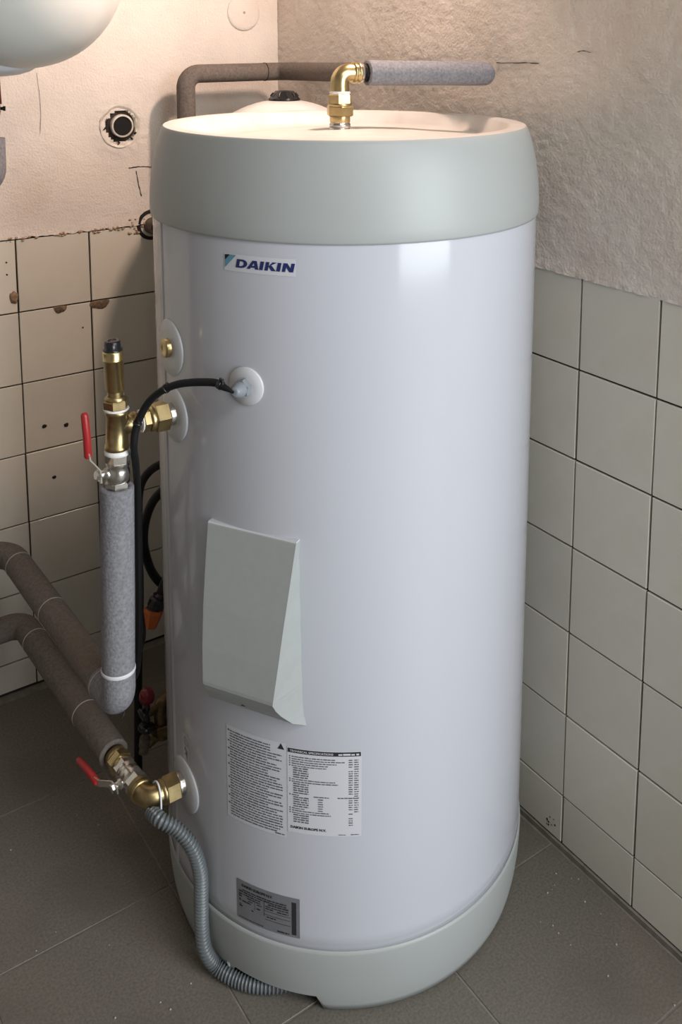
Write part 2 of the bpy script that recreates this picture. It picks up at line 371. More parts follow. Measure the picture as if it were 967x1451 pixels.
# base skirt with the cable notch
seg = 180; mb = MB(); prof = [(.2925, .1085), (.2945, .1078), (.2950, .103), (.2945, .085), (.2930, .060), (.2900, .035), (.2860, .015), (.2825, .003)]
vs = []; fs = []
def notch(k):
    az = -180+360*k/seg; return -158.5 < az < -131.5
for i, (r, z) in enumerate(prof):
    for k in range(seg):
        zz, rr = z, r
        if notch(k) and z < .029: zz = .029+.0006*(7-i); rr = .2888
        vs.append((rr*math.cos(math.radians(-180+360*k/seg)), rr*math.sin(math.radians(-180+360*k/seg)), zz))
n = len(prof)
for i in range(n):          # inner skin
    for k in range(seg):
        x, y, z = vs[i*seg+k]; q = (math.hypot(x, y)-.006)/math.hypot(x, y); vs.append((x*q, y*q, z))
for i in range(n-1):
    for k in range(seg):
        a, b, c, d = i*seg+k, i*seg+(k+1) % seg, (i+1)*seg+(k+1) % seg, (i+1)*seg+k
        fs += [(a, d, c, b), tuple(q+n*seg for q in (a, b, c, d))]
for k in range(seg):
    a, b = (n-1)*seg+k, (n-1)*seg+(k+1) % seg; fs.append((a, a+n*seg, b+n*seg, b))
mb.add(vs, fs); base = build(mb, 'base', 'cap_plastic', heater)
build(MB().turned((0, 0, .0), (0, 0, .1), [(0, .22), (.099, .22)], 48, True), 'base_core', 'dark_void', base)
build(MB().tube([cyl(-160.2, .030, .2895), cyl(-160.0, .015, .2865)], [.0022, .0012], 8), 'foot_rib', 'cap_plastic', base)
# rolled sheet seam down the left side
mb = MB(); mb.add([cyl(a, z, R+h) for z in (.109, 1.1172) for a, h in ((171.4, .0), (171.8, .0012), (174.4, .0012), (174.6, 0))], [(0, 4, 5, 1), (1, 5, 6, 2), (2, 6, 7, 3)])
build(mb, 'seam', 'white_steel', body)

# front cover box
nA = math.radians(-149.2); nv = Vector((math.cos(nA), math.sin(nA), 0)); tv = Vector((-math.sin(nA), math.cos(nA), 0))
def bx(s, d, z): return nv*d+tv*s+Vector((0, 0, z))
prof = [(.0680, .2936, .7205), (.0678, .2945, .7192), (.0652, .3060, .6700), (.0618, .3185, .6150), (.0580, .3285, .5600), (.0540, .3350, .5160), (.0535, .3350, .5110), (.0550, .3290, .5000), (.0580, .3210, .4885), (.0615, .3130, .4790), (.0660, .3035, .4680), (.0765, .2800, .4520)]
mb = MB(); vs = []
for s, d, z in prof: vs += [bx(-s, d, z), bx(s, d, z)]
nP = len(prof)
mb.add(vs, [(2*i, 2*i+2, 2*i+3, 2*i+1) for i in range(nP-1)], False)
for sgn in (-1, 1):
    sv = []
    for i, (s, d, z) in enumerate(prof):
        t = (prof[0][2]-z)/(prof[0][2]-prof[-1][2]); sb = max(s, .068+.0085*t); sv += [bx(sgn*s, d, z), bx(sgn*sb, .270, z)]
    f_ = [(2*i, 2*i+2, 2*i+3, 2*i+1) if sgn < 0 else (2*i, 2*i+1, 2*i+3, 2*i+2) for i in range(nP-1)]
    mb.add(sv, [q[::-1] for q in f_], False)
cover = build(mb, 'element_cover', 'cover_plastic', heater, 'grey wedge-shaped cover on the front of the heater')
mod = cover.modifiers.new('bevel', 'BEVEL'); mod.width = .0012; mod.segments = 2; mod.limit_method = 'ANGLE'; mod.angle_limit = math.radians(35)
build(MB().turned(bx(-.004, .3150, .4800), bx(-.004, .306, .490), [(0, 0), (.0002, .003), (.004, .003)], 10, False, caps=False), 'cover_screw', 'joint_dark', cover)
mb = MB(); mb.add([bx(-.068, .2938, .7205), bx(.068, .2938, .7205), bx(.068, .2925, .7222), bx(-.068, .2925, .7222), bx(-.068, .270, .7222), bx(.068, .270, .7222), bx(-.068, .270, .7205), bx(.068, .270, .7205)], [(0, 1, 2, 3), (3, 2, 5, 4), (0, 3, 4, 6), (1, 7, 5, 2)], False)
build(mb, 'cover_edge', 'flange_plastic', cover)

# round flanges
def flange(az, z, r, name='port_flange'):
    a = cyl(az, z, R-.006); b = cyl(az, z, R+.02)
    mb = MB(); seg = 40; vs = []
    for f, h in ((1.0, .0), (1.0, .0016), (.97, .0028), (.5, .0030), (0.02, .0032)):
        for k in range(seg):
            u = r*f*math.cos(2*PI*k/seg); w = r*f*math.sin(2*PI*k/seg)
            vs.append(cyl(az+math.degrees(u/R), z+w, R+h))
    mb.add(vs, [(i*seg+k, i*seg+(k+1) % seg, (i+1)*seg+(k+1) % seg, (i+1)*seg+k) for i in range(4) for k in range(seg)])
    return build(mb, name, 'flange_plastic', heater)
f1 = flange(178.5, .942, .0405); f2 = flange(-180, .847, .0405); f3 = flange(-179, .266, .0405); f4 = flange(-150.2, .9235, .0260)
build(MB().turned(cyl(178.5, .942, R), cyl(178.5, .942, R+.02), [(0, .0135), (.009, .0135), (.0105, .0125), (.0105, .008), (.0095, .0065), (.0095, 0)], 28, True, caps=False), 'brass_plug', 'brass', f1)
g = MB().hexnut(cyl(-150.2, .9235, R+.003), cyl(-150.2, .9235, R+.013), .0125).turned(cyl(-150.2, .9235, R+.013), cyl(-149.9, .926, R+.035), [(0, .0095), (.004, .0105), (.010, .0098), (.016, .0070), (.019, .0055), (.019, .003)], 20)
build(g, 'cable_gland', 'gland_grey', f4)

# stickers: everything in metres right (u) and up (v) from the sticker's lower left corner
def patch(az0, z0, w, h, lift, mt, name, parent, nu=14, label=None):
    mb = MB(); vs = [cyl(az0+math.degrees(w*i/nu/R), z0+h*j, R+lift) for j in (0, 1) for i in range(nu+1)]
    mb.add(vs, [(i, i+1, nu+2+i, nu+1+i) for i in range(nu)]); return build(mb, name, mt, parent, label)
class Ink:
    def __init__(s, az0, z0, lift): s.a, s.z, s.l, s.mb = az0, z0, lift, MB()
    def pt(s, u, v): return cyl(s.a+math.degrees(u/R), s.z+v, R+s.l)
    def poly(s, pts): s.mb.add([s.pt(*p) for p in pts], [tuple(range(len(pts)))], False)
    def rect(s, u0, v0, u1, v1):
        n = max(1, int(abs(u1-u0)/.012))
        for i in range(n):
            a, b = u0+(u1-u0)*i/n, u0+(u1-u0)*(i+1)/n; s.poly([(a, v0), (b, v0), (b, v1), (a, v1)])
    def words(s, u0, u1, v, h, rnd):
        u = u0
        while u < u1:
            w = rnd.uniform(1.2, 4.5)*h; e = min(u1, u+w); s.rect(u, v, e, v+h*rnd.uniform(.75, 1)); u = e+h*rnd.uniform(.35, .7)
    def text(s, body, u, v, size, bold=0, width=None):
        c = bpy.data.curves.new('t', 'FONT'); c.body = body; c.size = size; c.offset = bold; c.resolution_u = 2
        o = bpy.data.objects.new('t', c); m = bpy.data.meshes.new_from_object(o)
        k = 1
        if width:
            xs = [q.co.x for q in m.vertices]; k = width/(max(xs)-min(xs))
        s.mb.add([s.pt(u+q.co.x*k, v+q.co.y) for q in m.vertices], [tuple(p.vertices) for p in m.polygons], False)
        bpy.data.objects.remove(o); bpy.data.curves.remove(c); bpy.data.meshes.remove(m)
    def done(s, name, mt, parent): return build(s.mb, name, mt, parent)
# logo
LW, LH = .1030, .0226
logo = patch(-156.4, 1.0755, LW, LH, .0004, 'sticker', 'logo_sticker', body, label='white sticker with dark blue DAIKIN lettering')
k = Ink(-156.4, 1.0755, .0008)
k.poly([(.0015, LH*.93), (.0015, LH*.60), (.0095, LH*.95)][::1]); k.done('logo_mark_dark', 'logo_black', logo)
k = Ink(-156.4, 1.0755, .0008); k.poly([(.0015, LH*.58), (.0015, LH*.17), (.0192, LH*.945), (.0102, LH*.95)]); k.done('logo_mark_blue', 'logo_cyan', logo)
k = Ink(-156.4, 1.0755, .0009)
def letter(ch, u, w, v0, h):
    sh = .22*h
    def T(x, y): return (u+x*w+sh*y, v0+y*h)
    def q(*p): k.poly([T(*a) for a in p])
    if ch == 'D':
        q((0, 0), (.30, 0), (.30, 1), (0, 1)); q((.25, 0), (.5, 0), (.5, .22), (.25, .22)); q((.25, .78), (.5, .78), (.5, 1), (.25, 1)); n = 10
        for i in range(n):
            a, b = -PI/2+PI*i/n, -PI/2+PI*(i+1)/n
            q((.48+.20*math.cos(a), .5+.28*math.sin(a)), (.48+.52*math.cos(a), .5+.5*math.sin(a)), (.48+.52*math.cos(b), .5+.5*math.sin(b)), (.48+.20*math.cos(b), .5+.28*math.sin(b)))
    if ch == 'A':
        q((-.12, 0), (.20, 0), (.58, 1), (.30, 1)); q((.70, 0), (1.02, 0), (.72, 1), (.40, 1)); q((.15, .18), (.85, .18), (.80, .40), (.22, .40))
    if ch == 'I': q((0, 0), (1, 0), (1, 1), (0, 1))
    if ch == 'K':
        q((0, 0), (.32, 0), (.32, 1), (0, 1)); q((.25, .42), (.50, .62), (1.02, 1), (.62, 1)); q((.32, .50), (.66, 0), (1.08, 0), (.58, .64))
    if ch == 'N':
        q((0, 0), (.30, 0), (.30, 1), (0, 1)); q((.70, 0), (1, 0), (1, 1), (.70, 1)); q((.0, 1), (.34, 1), (1.0, 0), (.66, 0))
u = .0185; lh = LH*.50; lv = LH*.245
for ch, w, gap in (('D', .0165, .0020), ('A', .0150, .0012), ('I', .0050, .0026), ('K', .0145, .0016), ('I', .0050, .0026), ('N', .0150, 0)):
    letter(ch, u, w, lv, lh); u += w+gap
k.done('logo_letters', 'logo_navy', logo)
# warning sheet
rn = random.Random(4)
lab = patch(-158.7, .2785, .0955, .1435, .0003, 'sticker', 'warning_sticker', body, label='white warning sticker with lines of small print')
k = Ink(-158.7, .2785, .0006); n = 33; d = (.1435-.010)/n; head = 0
for i in range(n):
    v = .1435-.0045-d*(i+1)
    if i in (0, 4, 7, 10, 13, 18, 22, 25, 28): k.rect(.0030, v, .0055, v+d*.6)
    k.words(.0065, .0065+rn.choice((.084, .082, .075, .083, .062, .08)) if i > 2 else .0065+.066, v, d*.50, rn)
k.words(.079, .093, .0025, d*.5, rn)
k.done('warning_print', 'ink_grey', lab)
k = Ink(-158.7, .2785, .0006); k.poly([(.0835, .1335), (.0935, .1335), (.0885, .1425)]); k.done('warning_triangle', 'ink', lab)
# technical sheet
TWd, THt = .1025, .1290
lab = patch(-139.6, .2890, TWd, THt, .0003, 'sticker', 'specification_sticker', body, label='white specification sticker with a black heading bar')
k = Ink(-139.6, .2890, .0006); k.rect(.001, THt-.0075, TWd-.001, THt-.0012); k.done('heading_bar', 'ink', lab)
k = Ink(-139.6, .2890, .0009); k.text('TECHNICAL SPECIFICATIONS', .004, THt-.0058, .0042, .00008, .060); k.words(.071, .099, THt-.0058, .0028, rn); k.done('heading_print', 'sticker', lab)
k = Ink(-139.6, .2890, .0006); rows = 30; d = .102/rows
wid = [.060, .073, .062, .050, .048, 'b', 'b', 'b', 'b', 'b', .060, .064, 'b', 'b', 'b', 'b', 'b', .010, 'b', 'b', 'b', 'b', 'b', .018, .052, .054, 'b', 'b', 'b', 'b']
for i, w in enumerate(wid):
    v = THt-.0115-d*(i+1)+.001
    if w == 'b': k.words(.0085, .0300, v, d*.62, rn)
    else: k.rect(.003, v, .0045, v+d*.6); k.words(.0065, .0065+w, v, d*.50, rn)
    if i not in (4, 16, 23, 25): k.words(.085, .0905, v, d*.5, rn)
    if i < 24: k.words(.0925, .0985, v, d*.5, rn)
    if 18 <= i <= 23: k.words(.043, .050, v, d*.5, rn)
k.words(.037, .058, THt-.0115-d*17.6, d*.5, rn); k.words(.070, .099, THt-.0115-d*17.6, d*.5, rn)
k.words(.071, .081, .002, .0012, rn); k.words(.088, .099, .002, .0014, rn)
k.done('specification_print', 'ink_grey', lab)
k = Ink(-139.6, .2890, .0006); k.text('DAIKIN EUROPE N.V.', .004, .0068, .0048, .00022, .050); k.done('maker_print', 'ink', lab)
# rating plate
PW, PHh = .0995, .0628
lab = patch(-155.9, .1225, PW, PHh, .0004, 'silver_plate', 'rating_plate', body, label='silver rating plate near the base')
k = Ink(-155.9, .1225, .0008); k.text('DAIKIN EUROPE N.V.', .009, PHh-.0095, .0056, .00022, .050)
for v, u0, u1, h in ((.0475, .010, .080, .0020), (.0440, .004, .080, .0022), (.0405, .004, .040, .0018), (.0405, .052, .083, .0022), (.0370, .018, .040, .0018), (.0370, .048, .083, .0018), (.0335, .020, .027, .0016), (.0335, .034, .042, .0016), (.0295, .010, .024, .0022), (.0270, .034, .040, .0022), (.0205, .050, .064, .0018), (.0030, .004, .044, .0012), (.0030, .066, .084, .0024), (.0335, .048, .060, .0020), (.033, .066, .083, .002)):
    k.words(u0, u1, v, h, rn)
for u_, v_, s in ((.004, .036, .005), (.004, .030, .004), (.0045, .0205, .0055), (.0255, .020, .003)): k.words(u_, u_+s, v_, s*.5, rn); k.rect(u_, v_+s*.6, u_+s*.7, v_+s*.8)
k.rect(.0455, .0215, .0462, .0455); k.rect(.0305, .024, .0310, .040)
for v in (.0300, .0245, .0165): k.rect(.047, v, .086, v+.0006)
k.rect(.0880, .0045, .0945, .0560); k.done('plate_print', 'ink', lab)
# small connection icon beside the lower port
lab = patch(-179.6, .3040, .0175, .0480, .0003, 'sticker', 'icon_sticker', body, 6)
k = Ink(-179.6, .3040, .0006)
for a, b in (((.0050, .031), (.0150, .0316)), ((.0050, .0425), (.0110, .0430))): k.rect(a[0], a[1], b[0], a[1]+.0007)
k.rect(.0050, .031, .0057, .043); k.rect(.0145, .031, .0152, .0385); k.poly([(.0108, .0424), (.0152, .038), (.0158, .0386), (.0112, .043)])
k.rect(.008, .034, .0087, .039); k.rect(.006, .015, .0125, .0162); k.rect(.007, .018, .0125, .0188); k.rect(.006, .0205, .008, .0265); k.rect(.0105, .009, .0112, .027); k.rect(.013, .004, .0137, .024)
k.done('icon_print', 'ink', lab)

# ------------------------------------------------------------------ fittings on the lid
ux, uyv = -.0066, .0044
def V(z): return (ux, uyv, z)
e = thing('brass_elbow_fitting', V(1.2376), 'brass elbow and union standing on top of the grey lid', 'pipe fitting')
build(MB().turned(V(1.232), V(1.25), [(0, .0160), (.006, .0160), (.0068, .0150), (.0080, .0165), (.0125, .0165), (.0135, .0155), (.015, .0155)], 28), 'nipple', 'nickel', e)
build(MB().turned(V(1.246), V(1.26), [(0, .0152), (.002, .0158), (.011, .0158), (.013, .0152)], 28), 'collar', 'brass', e)
build(MB().hexnut(V(1.2565), V(1.2725), .0215, .35), 'union_nut', 'brass', e)
build(MB().turned(V(1.2720), V(1.276), [(0, .0178), (.002, .0185), (.004, .0178)], 28).hexnut(V(1.2745), V(1.2905), .0188, .1), 'hex_nipple', 'brass', e)
build(MB().turned(V(1.290), V(1.2945), [(0, .0150), (.0015, .0162), (.003, .0158), (.0045, .0148)], 24), 'thread_tape', 'thread_tape', e)
pB0 = Vector((ux, uyv, 1.3225)); pB1 = Vector((.2585, -.0440, 1.3185)); dB = (pB1-pB0).normalized()
path = fillet([V(1.293), pB0, pB0+dB*.030], .014, 10)
build(MB().tube(path, .0142, 24).turned(pB0+dB*.020, pB0+dB*.034, [(0, .0148), (.0015, .0165), (.004, .0165), (.005, .0152), (.007, .0152), (.008, .0165), (.012, .0165), (.013, .0150)], 28), 'elbow', 'brass', e)
build(MB().turned(pB0+dB*.032, pB0+dB*.050, [(0, .0150), (.005, .0150), (.006, .0128), (.016, .0128)], 24), 'pipe_end', 'nickel', e)

# foam-lagged hot pipe: lid -> right wall -> corner -> left wall -> down
xP, yP = .2585, WY-.090
hp = thing('insulated_hot_pipe', (.03, yP, 0), 'grey foam insulated pipe running from the lid along both walls', 'pipe')
def foam_end(mb, a, d, r, ri):      # open foam end with a dark bore
    return mb.turned(a, a+d, [(.004, ri), (0, ri), (0, r-.002), (.002, r)], 28, True, caps=False)
s0 = pB0+dB*.044
f_ = MB(); pth = fillet([s0+dB*.002, pB1, (xP, .02, 1.3155)], .022, 8)
foam_end(f_, s0, dB, .0195, .0150); f_.tube(pth, .0195, 28, caps=False)
build(f_, 'foam_sleeve', 'foam', hp, 'light grey foam sleeve next to the brass elbow')
build(MB().turned(s0+dB*.006, s0+dB*.012, [(0, 0), (0, .0155), (.005, .0155)], 24, False, caps=False), 'sleeve_bore', 'joint_dark', hp)
pc = [(xP, .02, 1.3155), (xP, .630, 1.3045), (xP-.012, yP, 1.3035)]
build(MB().tube(fillet([(xP, .02, 1.3155), (xP, yP-.001, 1.304), (.215, yP, 1.3035)], .026, 8), .0195, 28, caps=False), 'foam_sleeve', 'foam_dusty_dim', hp)
build(MB().tube(fillet([(.2150, yP, 1.3035), (.029, yP, 1.3015), (.0265, yP, .62)], .030, 10), .0193, 28), 'foam_sleeve', 'foam_dusty_dim', hp)
build(MB().turned((.217, yP, 1.3035), (.214, yP, 1.3035), [(0, .0196), (.0004, .0203), (.0018, .0203), (.0022, .0196)], 28, caps=False), 'sleeve_joint', 'joint_dark', hp)
build(MB().tube([(.0265, yP, .63), (.0265, yP, .03)], .011, 16), 'pipe', 'nickel', hp)

# ------------------------------------------------------------------ white vessel behind the heater
vc = Vector((.145, .43, 0))
ev = thing('expansion_vessel', vc, 'white domed vessel with black top cap behind the water heater', 'vessel')
def vlathe(prof, c, seg=64):
    return MB().turned((c.x, c.y, 0), (c.x, c.y, 1), [(z, r) for r, z in prof], seg, True, caps=False)
zt = 1.2562; prof = [(.0001, zt)]
for i in range(1, 9):
    r = .0145*i; prof.append((r, zt-(.21-math.sqrt(.21**2-r*r))))
prof += [(.130, zt-.048), (.140, zt-.060), (.1465, zt-.078), (.148, zt-.10), (.148, .20), (.145, .16), (.13, .12), (.09, .09), (.0001, .085)]
vb = build(vlathe(prof, vc), 'shell', 'tank_white', ev)
cap = MB().turned((vc.x, vc.y, zt-.002), (vc.x, vc.y, 2), [(0, .0315), (.003, .0318), (.0045, .0300), (.0165, .0195), (.0185, .0180), (.0185, .012), (.0165, .011), (.0165, .0001)], 32, True, caps=False)
cap = build(cap, 'top_cap', 'black_plastic', ev)
for k in range(10):
    a = 2*PI*k/10; ca, sa = math.cos(a), math.sin(a)
    build(MB().tube([(vc.x+.0275*ca, vc.y+.0275*sa, zt+.0055), (vc.x+.0215*ca, vc.y+.0215*sa, zt+.0125)], [.0020, .0024], 8), 'grip_rib', 'black_plastic', cap)
for k in range(3):
    a = 2*PI*k/3+.3; build(MB().box((vc.x+.11*math.cos(a)-.012, vc.y+.11*math.sin(a)-.012, 0), (vc.x+.11*math.cos(a)+.012, vc.y+.11*math.sin(a)+.012, .12)), 'foot', 'tank_white', ev)

# ------------------------------------------------------------------ vessel hanging top left
bc = Vector((-.3560, .4640, 0)); zb = 1.3215; RB = .182
bv = thing('wall_vessel', (bc.x, bc.y, zb), 'rounded white vessel hanging at the upper left of the cream wall', 'vessel')
prof = [(.0001, zb)]
for i in range(1, 25):
    t = i/24*PI/2; prof.append((RB*math.sin(t)**.92, zb+.185*(1-math.cos(t))))
prof += [(RB, zb+.45), (RB*.93, zb+.56), (RB*.6, zb+.62), (.0001, zb+.64)]
build(vlathe(prof, bc, 72), 'shell', 'boiler_white', bv)
q = Vector((-.397, .505, 0))
build(vlathe([(.0001, zb-.0135), (.03, zb-.0130), (.05, zb-.0105), (.068, zb-.005), (.078, zb+.001), (.082, zb+.02)], q, 48), 'lower_dish', 'flange_plastic', bv)
build(MB().box((bc.x-.03, bc.y+.10, zb+.2), (bc.x+.03, WY-.001, zb+.26)), 'wall_bracket', 'steel_grey', bv)
rh = thing('red_valve', (-.366, .58, 1.24), 'red valve grip hanging under the white vessel at the left edge', 'valve')
build(MB().tube([(-.3670, .58, 1.309), (-.3670, .58, 1.256)], [.0078, .0092], 14), 'grip', 'red_paint', rh)
build(MB().tube([(-.3670, .58, 1.258), (-.3655, .58, 1.244)], .006, 10), 'neck', 'brass_dull', rh)
build(MB().turned((-.366, .58, 1.248), (-.3540, .576, 1.2475), [(0, .003), (.009, .003), (.010, .0045), (.014, .0045)], 10), 'screw', 'black_plastic', rh)
gp = thing('grey_pipe_lagging', (-.405, .58, 1.10), 'grey foam pipe end at the left edge below the vessel', 'pipe')
build(MB().tube(fillet([(-.3790, .58, 1.195), (-.3800, .58, 1.115), (-.50, .58, 1.10)], .03), .0235, 20), 'foam_sleeve', 'foam', gp)
build(MB().tube([(-.3665, .58, 1.245), (-.373, .58, 1.22), (-.379, .58, 1.19)], .007, 12), 'pipe', 'nickel', gp)

# ------------------------------------------------------------------ upper left fittings: tee, relief valve, ball valve
tz = .847; tx = -.3765
def T(x, z): return (x, 0, z)
tee = thing('brass_tee', (tx, 0, tz), 'brass tee joint screwed into the upper side port of the heater', 'pipe fitting')
build(MB().turned(T(tx-.001, .8150), T(tx+.001, .8720), [(0, .0158), (.001, .0170), (.006, .0170), (.0075, .0152), (.05, .0152), (.0515, .0168), (.056, .0168), (.057, .0150)], 30)
      .turned(T(tx, tz), T(-.3, tz), [(.004, .0148), (.016, .0126), (.022, .0126), (.023, .0150), (.028, .0150), (.029, .0125)], 26), 'tee_body', 'brass_dull', tee)
build(MB().turned(T(-.3495, tz), T(-.30, tz), [(0, .0112), (.002, .0122), (.004, .0112), (.006, .0122), (.008, .0112), (.010, .0118)], 24), 'thread', 'nickel', tee)
build(MB().hexnut(T(-.3420, tz), T(-.3300, tz), .0168, .3), 'hex_nipple', 'brass', tee)
build(MB().turned(T(-.331, tz), T(-.30, tz), [(0, .0165), (.002, .0178), (.006, .0178), (.008, .0165)], 28).hexnut(T(-.3245, tz), T(-.3030, tz), .0215, .15), 'union_nut', 'brass', tee)
build(MB().turned(T(-.3035, tz), T(-.288, tz), [(0, .0150), (.003, .0160), (.012, .0160)], 26), 'stub', 'nickel', tee)
build(MB().turned(T(-.3435, tz), T(-.30, tz), [(0, .0150), (.0008, .0160), (.0018, .0150)], 20), 'thread_tape', 'thread_tape', tee)
rv = thing('relief_valve', (-.3765, 0, .872), 'brass pressure relief valve with black cap standing on the tee', 'valve')
build(MB().turned(T(-.3765, .8715), T(-.3765, .9), [(0, .0165), (.0012, .0176), (.003, .0164)], 26), 'thread_tape', 'thread_tape', rv)
build(MB().hexnut(T(-.3765, .8735), T(-.3770, .8870), .0172, .2).turned(T(-.3769, .886), T(-.377, .9), [(0, .0145), (.003, .0150), (.006, .0120)], 24), 'hex_collar', 'brass_dull', rv)
build(MB().turned(T(-.3770, .8895), T(-.3773, .8995), [(0, .0108), (.010, .0108)], 24), 'neck', 'brass_dull', rv)
build(MB().turned(T(-.3772, .8980), T(-.3785, .9570), [(0, .0105), (.003, .0132), (.044, .0134), (.0445, .0142), (.0455, .0142), (.046, .0136), (.055, .0140), (.0575, .0132), (.0585, .0110)], 36), 'valve_body', 'brass', rv)
build(MB().turned(T(-.3785, .9555), T(-.3790, .97), [(0, .0128), (.0018, .0130), (.0025, .0112), (.0125, .0108), (.0140, .0095), (.0140, .006), (.0132, .0055), (.0132, .0001)], 28, True, caps=False), 'cap', 'black_plastic', rv)

def ball_valve(name, label, a, d, side, up, grip_dir, body_mat):
    """a: start, d: flow axis, side: stem direction, grip_dir: direction the lever points"""
    a = Vector(a); d = Vector(d).normalized(); side = Vector(side).normalized(); gd = Vector(grip_dir).normalized()
    r = thing(name, a, label, 'valve')
    build(MB().hexnut(a, a+d*.014, .0178, .25).turned(a+d*.013, a+d*.042, [(0, .0140), (.003, .0160), (.010, .0172), (.018, .0165), (.022, .0150), (.024, .0165), (.028, .0165)], 28).hexnut(a+d*.040, a+d*.054, .0172, .1), 'valve_body', body_mat, r)
    c = a+d*.024; s0 = c+side*.014
    build(MB().turned(s0, s0+side*.02, [(0, .0078), (.006, .0078), (.007, .0058), (.013, .0058)], 16), 'stem', 'nickel', r)
    lv = c+side*.027
    w = gd.cross(side).normalized()
    def flat(pts, hw, th, mt, nm, par):
        mb = MB(); vs = []
        for p, nn in pts:
            p = Vector(p); nn = Vector(nn).normalized(); vs += [p-w*hw-nn*th, p+w*hw-nn*th, p+w*hw+nn*th, p-w*hw+nn*th]
        n = len(pts); fs = [(4*i+j, 4*i+(j+1) % 4, 4*i+4+(j+1) % 4, 4*i+4+j) for i in range(n-1) for j in range(4)]+[(0, 1, 2, 3), (4*n-1, 4*n-2, 4*n-3, 4*n-4)]
        mb.add(vs, fs, False); return build(mb, nm, mt, par)
    p1 = lv-gd*.010; p2 = lv+gd*.008; p3 = lv+gd*.024+side*.014; p4 = lv+gd*.034+side*.0155
    lever = flat([(p1, side), (p2, side), (p3, side-gd*.6), (p4, side)], .0055, .0011, 'nickel', 'lever', r)
    build(MB().hexnut(lv-side*.001, lv+side*.006, .0066), 'lever_nut', 'nickel', lever)
    g0 = lv+gd*.026+side*.0150; g1 = lv+gd*.090+side*.0165
    build(MB().tube([g0, g0+gd*.003, g0+gd*.03, g1-gd*.004, g1-gd*.001, g1], [.0040, .0056, .0054, .0052, .0042, .002], 14), 'grip', 'red_grip', lever)
    return r
v1 = ball_valve('ball_valve', 'nickel ball valve with upright red lever under the brass tee', (-.3790, 0, .7560), (.05, 0, 1), (-1, -.10, .20), None, (-.02, 0, 1), 'nickel')
build(MB().turned(T(-.3765, .8085), T(-.3765, .82), [(0, .0168), (.001, .0182), (.004, .0184), (.0062, .0176), (.008, .0165)], 26), 'thread_tape', 'thread_tape', v1)

# lower fittings
lz = .266; lx = -.3500
LD = Vector((math.cos(math.radians(94)), math.sin(math.radians(94)), 0))
le = thing('brass_lower_elbow', (lx, 0, lz), 'brass elbow screwed into the lowest side port of the heater', 'pipe fitting')
c = Vector((lx, 0, lz))
path = fillet([(-.316, 0, lz), c, c+LD*.030], .015, 10)
build(MB().tube(path, .0158, 26).turned(c+LD*.016, c+LD*.034, [(0, .0165), (.001, .0185), (.006, .0185), (.007, .0168), (.009, .0168), (.010, .0182), (.014, .0182)], 28), 'elbow', 'brass_dull', le)
build(MB().turned((-.330, 0, lz), (-.29, 0, lz), [(0, .0165), (.002, .0182), (.005, .0182)], 26).hexnut((-.3255, 0, lz), (-.3030, 0, lz), .0212, .52), 'union_nut', 'brass_dull', le)
build(MB().turned((-.3045, 0, lz), (-.288, 0, lz), [(0, .0165), (.002, .0175), (.005, .0165), (.008, .0175), (.012, .0165)], 26), 'stub', 'nickel', le)
a = c+LD*.030
ball_valve('ball_valve', 'nickel ball valve with red lever lying beside the lowest brass elbow', a, LD, (-1, -.05, -.10), None, (-.10, 1, .0), 'nickel')
bn = thing('brass_pipe_adapter', a+LD*.052, 'brass adapter joining the lower valve to the lagged cold pipe', 'pipe fitting')
build(MB().turned(a+LD*.050, a+LD*.1, [(0, .0150), (.001, .0165), (.006, .0165), (.007, .0150)], 26).hexnut(a+LD*.056, a+LD*.070, .0195, .1).turned(a+LD*.070, a+LD*.1, [(0, .0172), (.010, .0172), (.011, .0140), (.024, .0140)], 26), 'adapter_body', 'brass', bn)

# foam lagged pipes on the left
vp = thing('insulated_pipe', (-.387, 0, .40), 'light grey foam insulated pipe dropping from the upper ball valve', 'pipe')
top = Vector((-.3795, 0, .7620)); bot = Vector((-.3880, .0, .4370)); d1 = (bot-top).normalized()
D1 = Vector((-.0155, .405, .006)).normalized()
fm = MB(); foam_end(fm, top, d1, .0232, .0165); fm.tube([top+d1*.002, top+d1*.1, top+d1*.2, Vector((-.3868, 0, .4905))], .0232, 32, caps=False)
build(fm, 'foam_sleeve', 'foam', vp)
build(MB().turned(top+d1*.006, top+d1*.012, [(0, 0), (0, .017), (.005, .017)], 24, False, caps=False), 'sleeve_bore', 'joint_dark', vp)
build(MB().tube(fillet([(-.3868, 0, .4905), bot, bot+D1*.058], .026, 12), .0236, 32, caps=False), 'foam_elbow', 'foam', vp)
build(MB().turned((-.3867, 0, .4930), (-.3868, 0, .4870), [(0, .0233), (.0008, .0241), (.0045, .0241), (.0055, .0236)], 32, caps=False), 'joint_band', 'joint_band_white', vp)
b2 = bot+Vector((.0005, .02, -.012))
build(MB().tube([b2+Vector((-.004, -.0385, .001)), b2+Vector((-.001, -.0390, .006)), b2+Vector((.001, -.0385, .012))], [.0006, .0015, .0006], 6), 'foam_tear', 'joint_dark', vp)
def ring(p, d, r, par, mt='joint_band', w=.0022): build(MB().turned(Vector(p)-Vector(d)*w/2, Vector(p)+Vector(d), [(0, r), (.0003, r+.0006), (w-.0003, r+.0006), (w, r)], 30, caps=False), 'joint_band', mt, par)
ring(bot+D1*.052, D1, .0236, vp)
c1 = bot+D1*.500
build(MB().tube(fillet([bot+D1*.056, c1, c1+Vector((-.6, .0, .02))], .045, 10), .0232, 30), 'foam_sleeve', 'foam_dusty_dim', vp, 'dusty horizontal run of the foam sleeve')
ring(bot+D1*.270, D1, .0232, vp); ring(bot+D1*.440, D1, .0232, vp)
cp = thing('insulated_cold_pipe', (-.36, .13, .24), 'dusty grey foam insulated pipe leading back from the lowest valve', 'pipe')
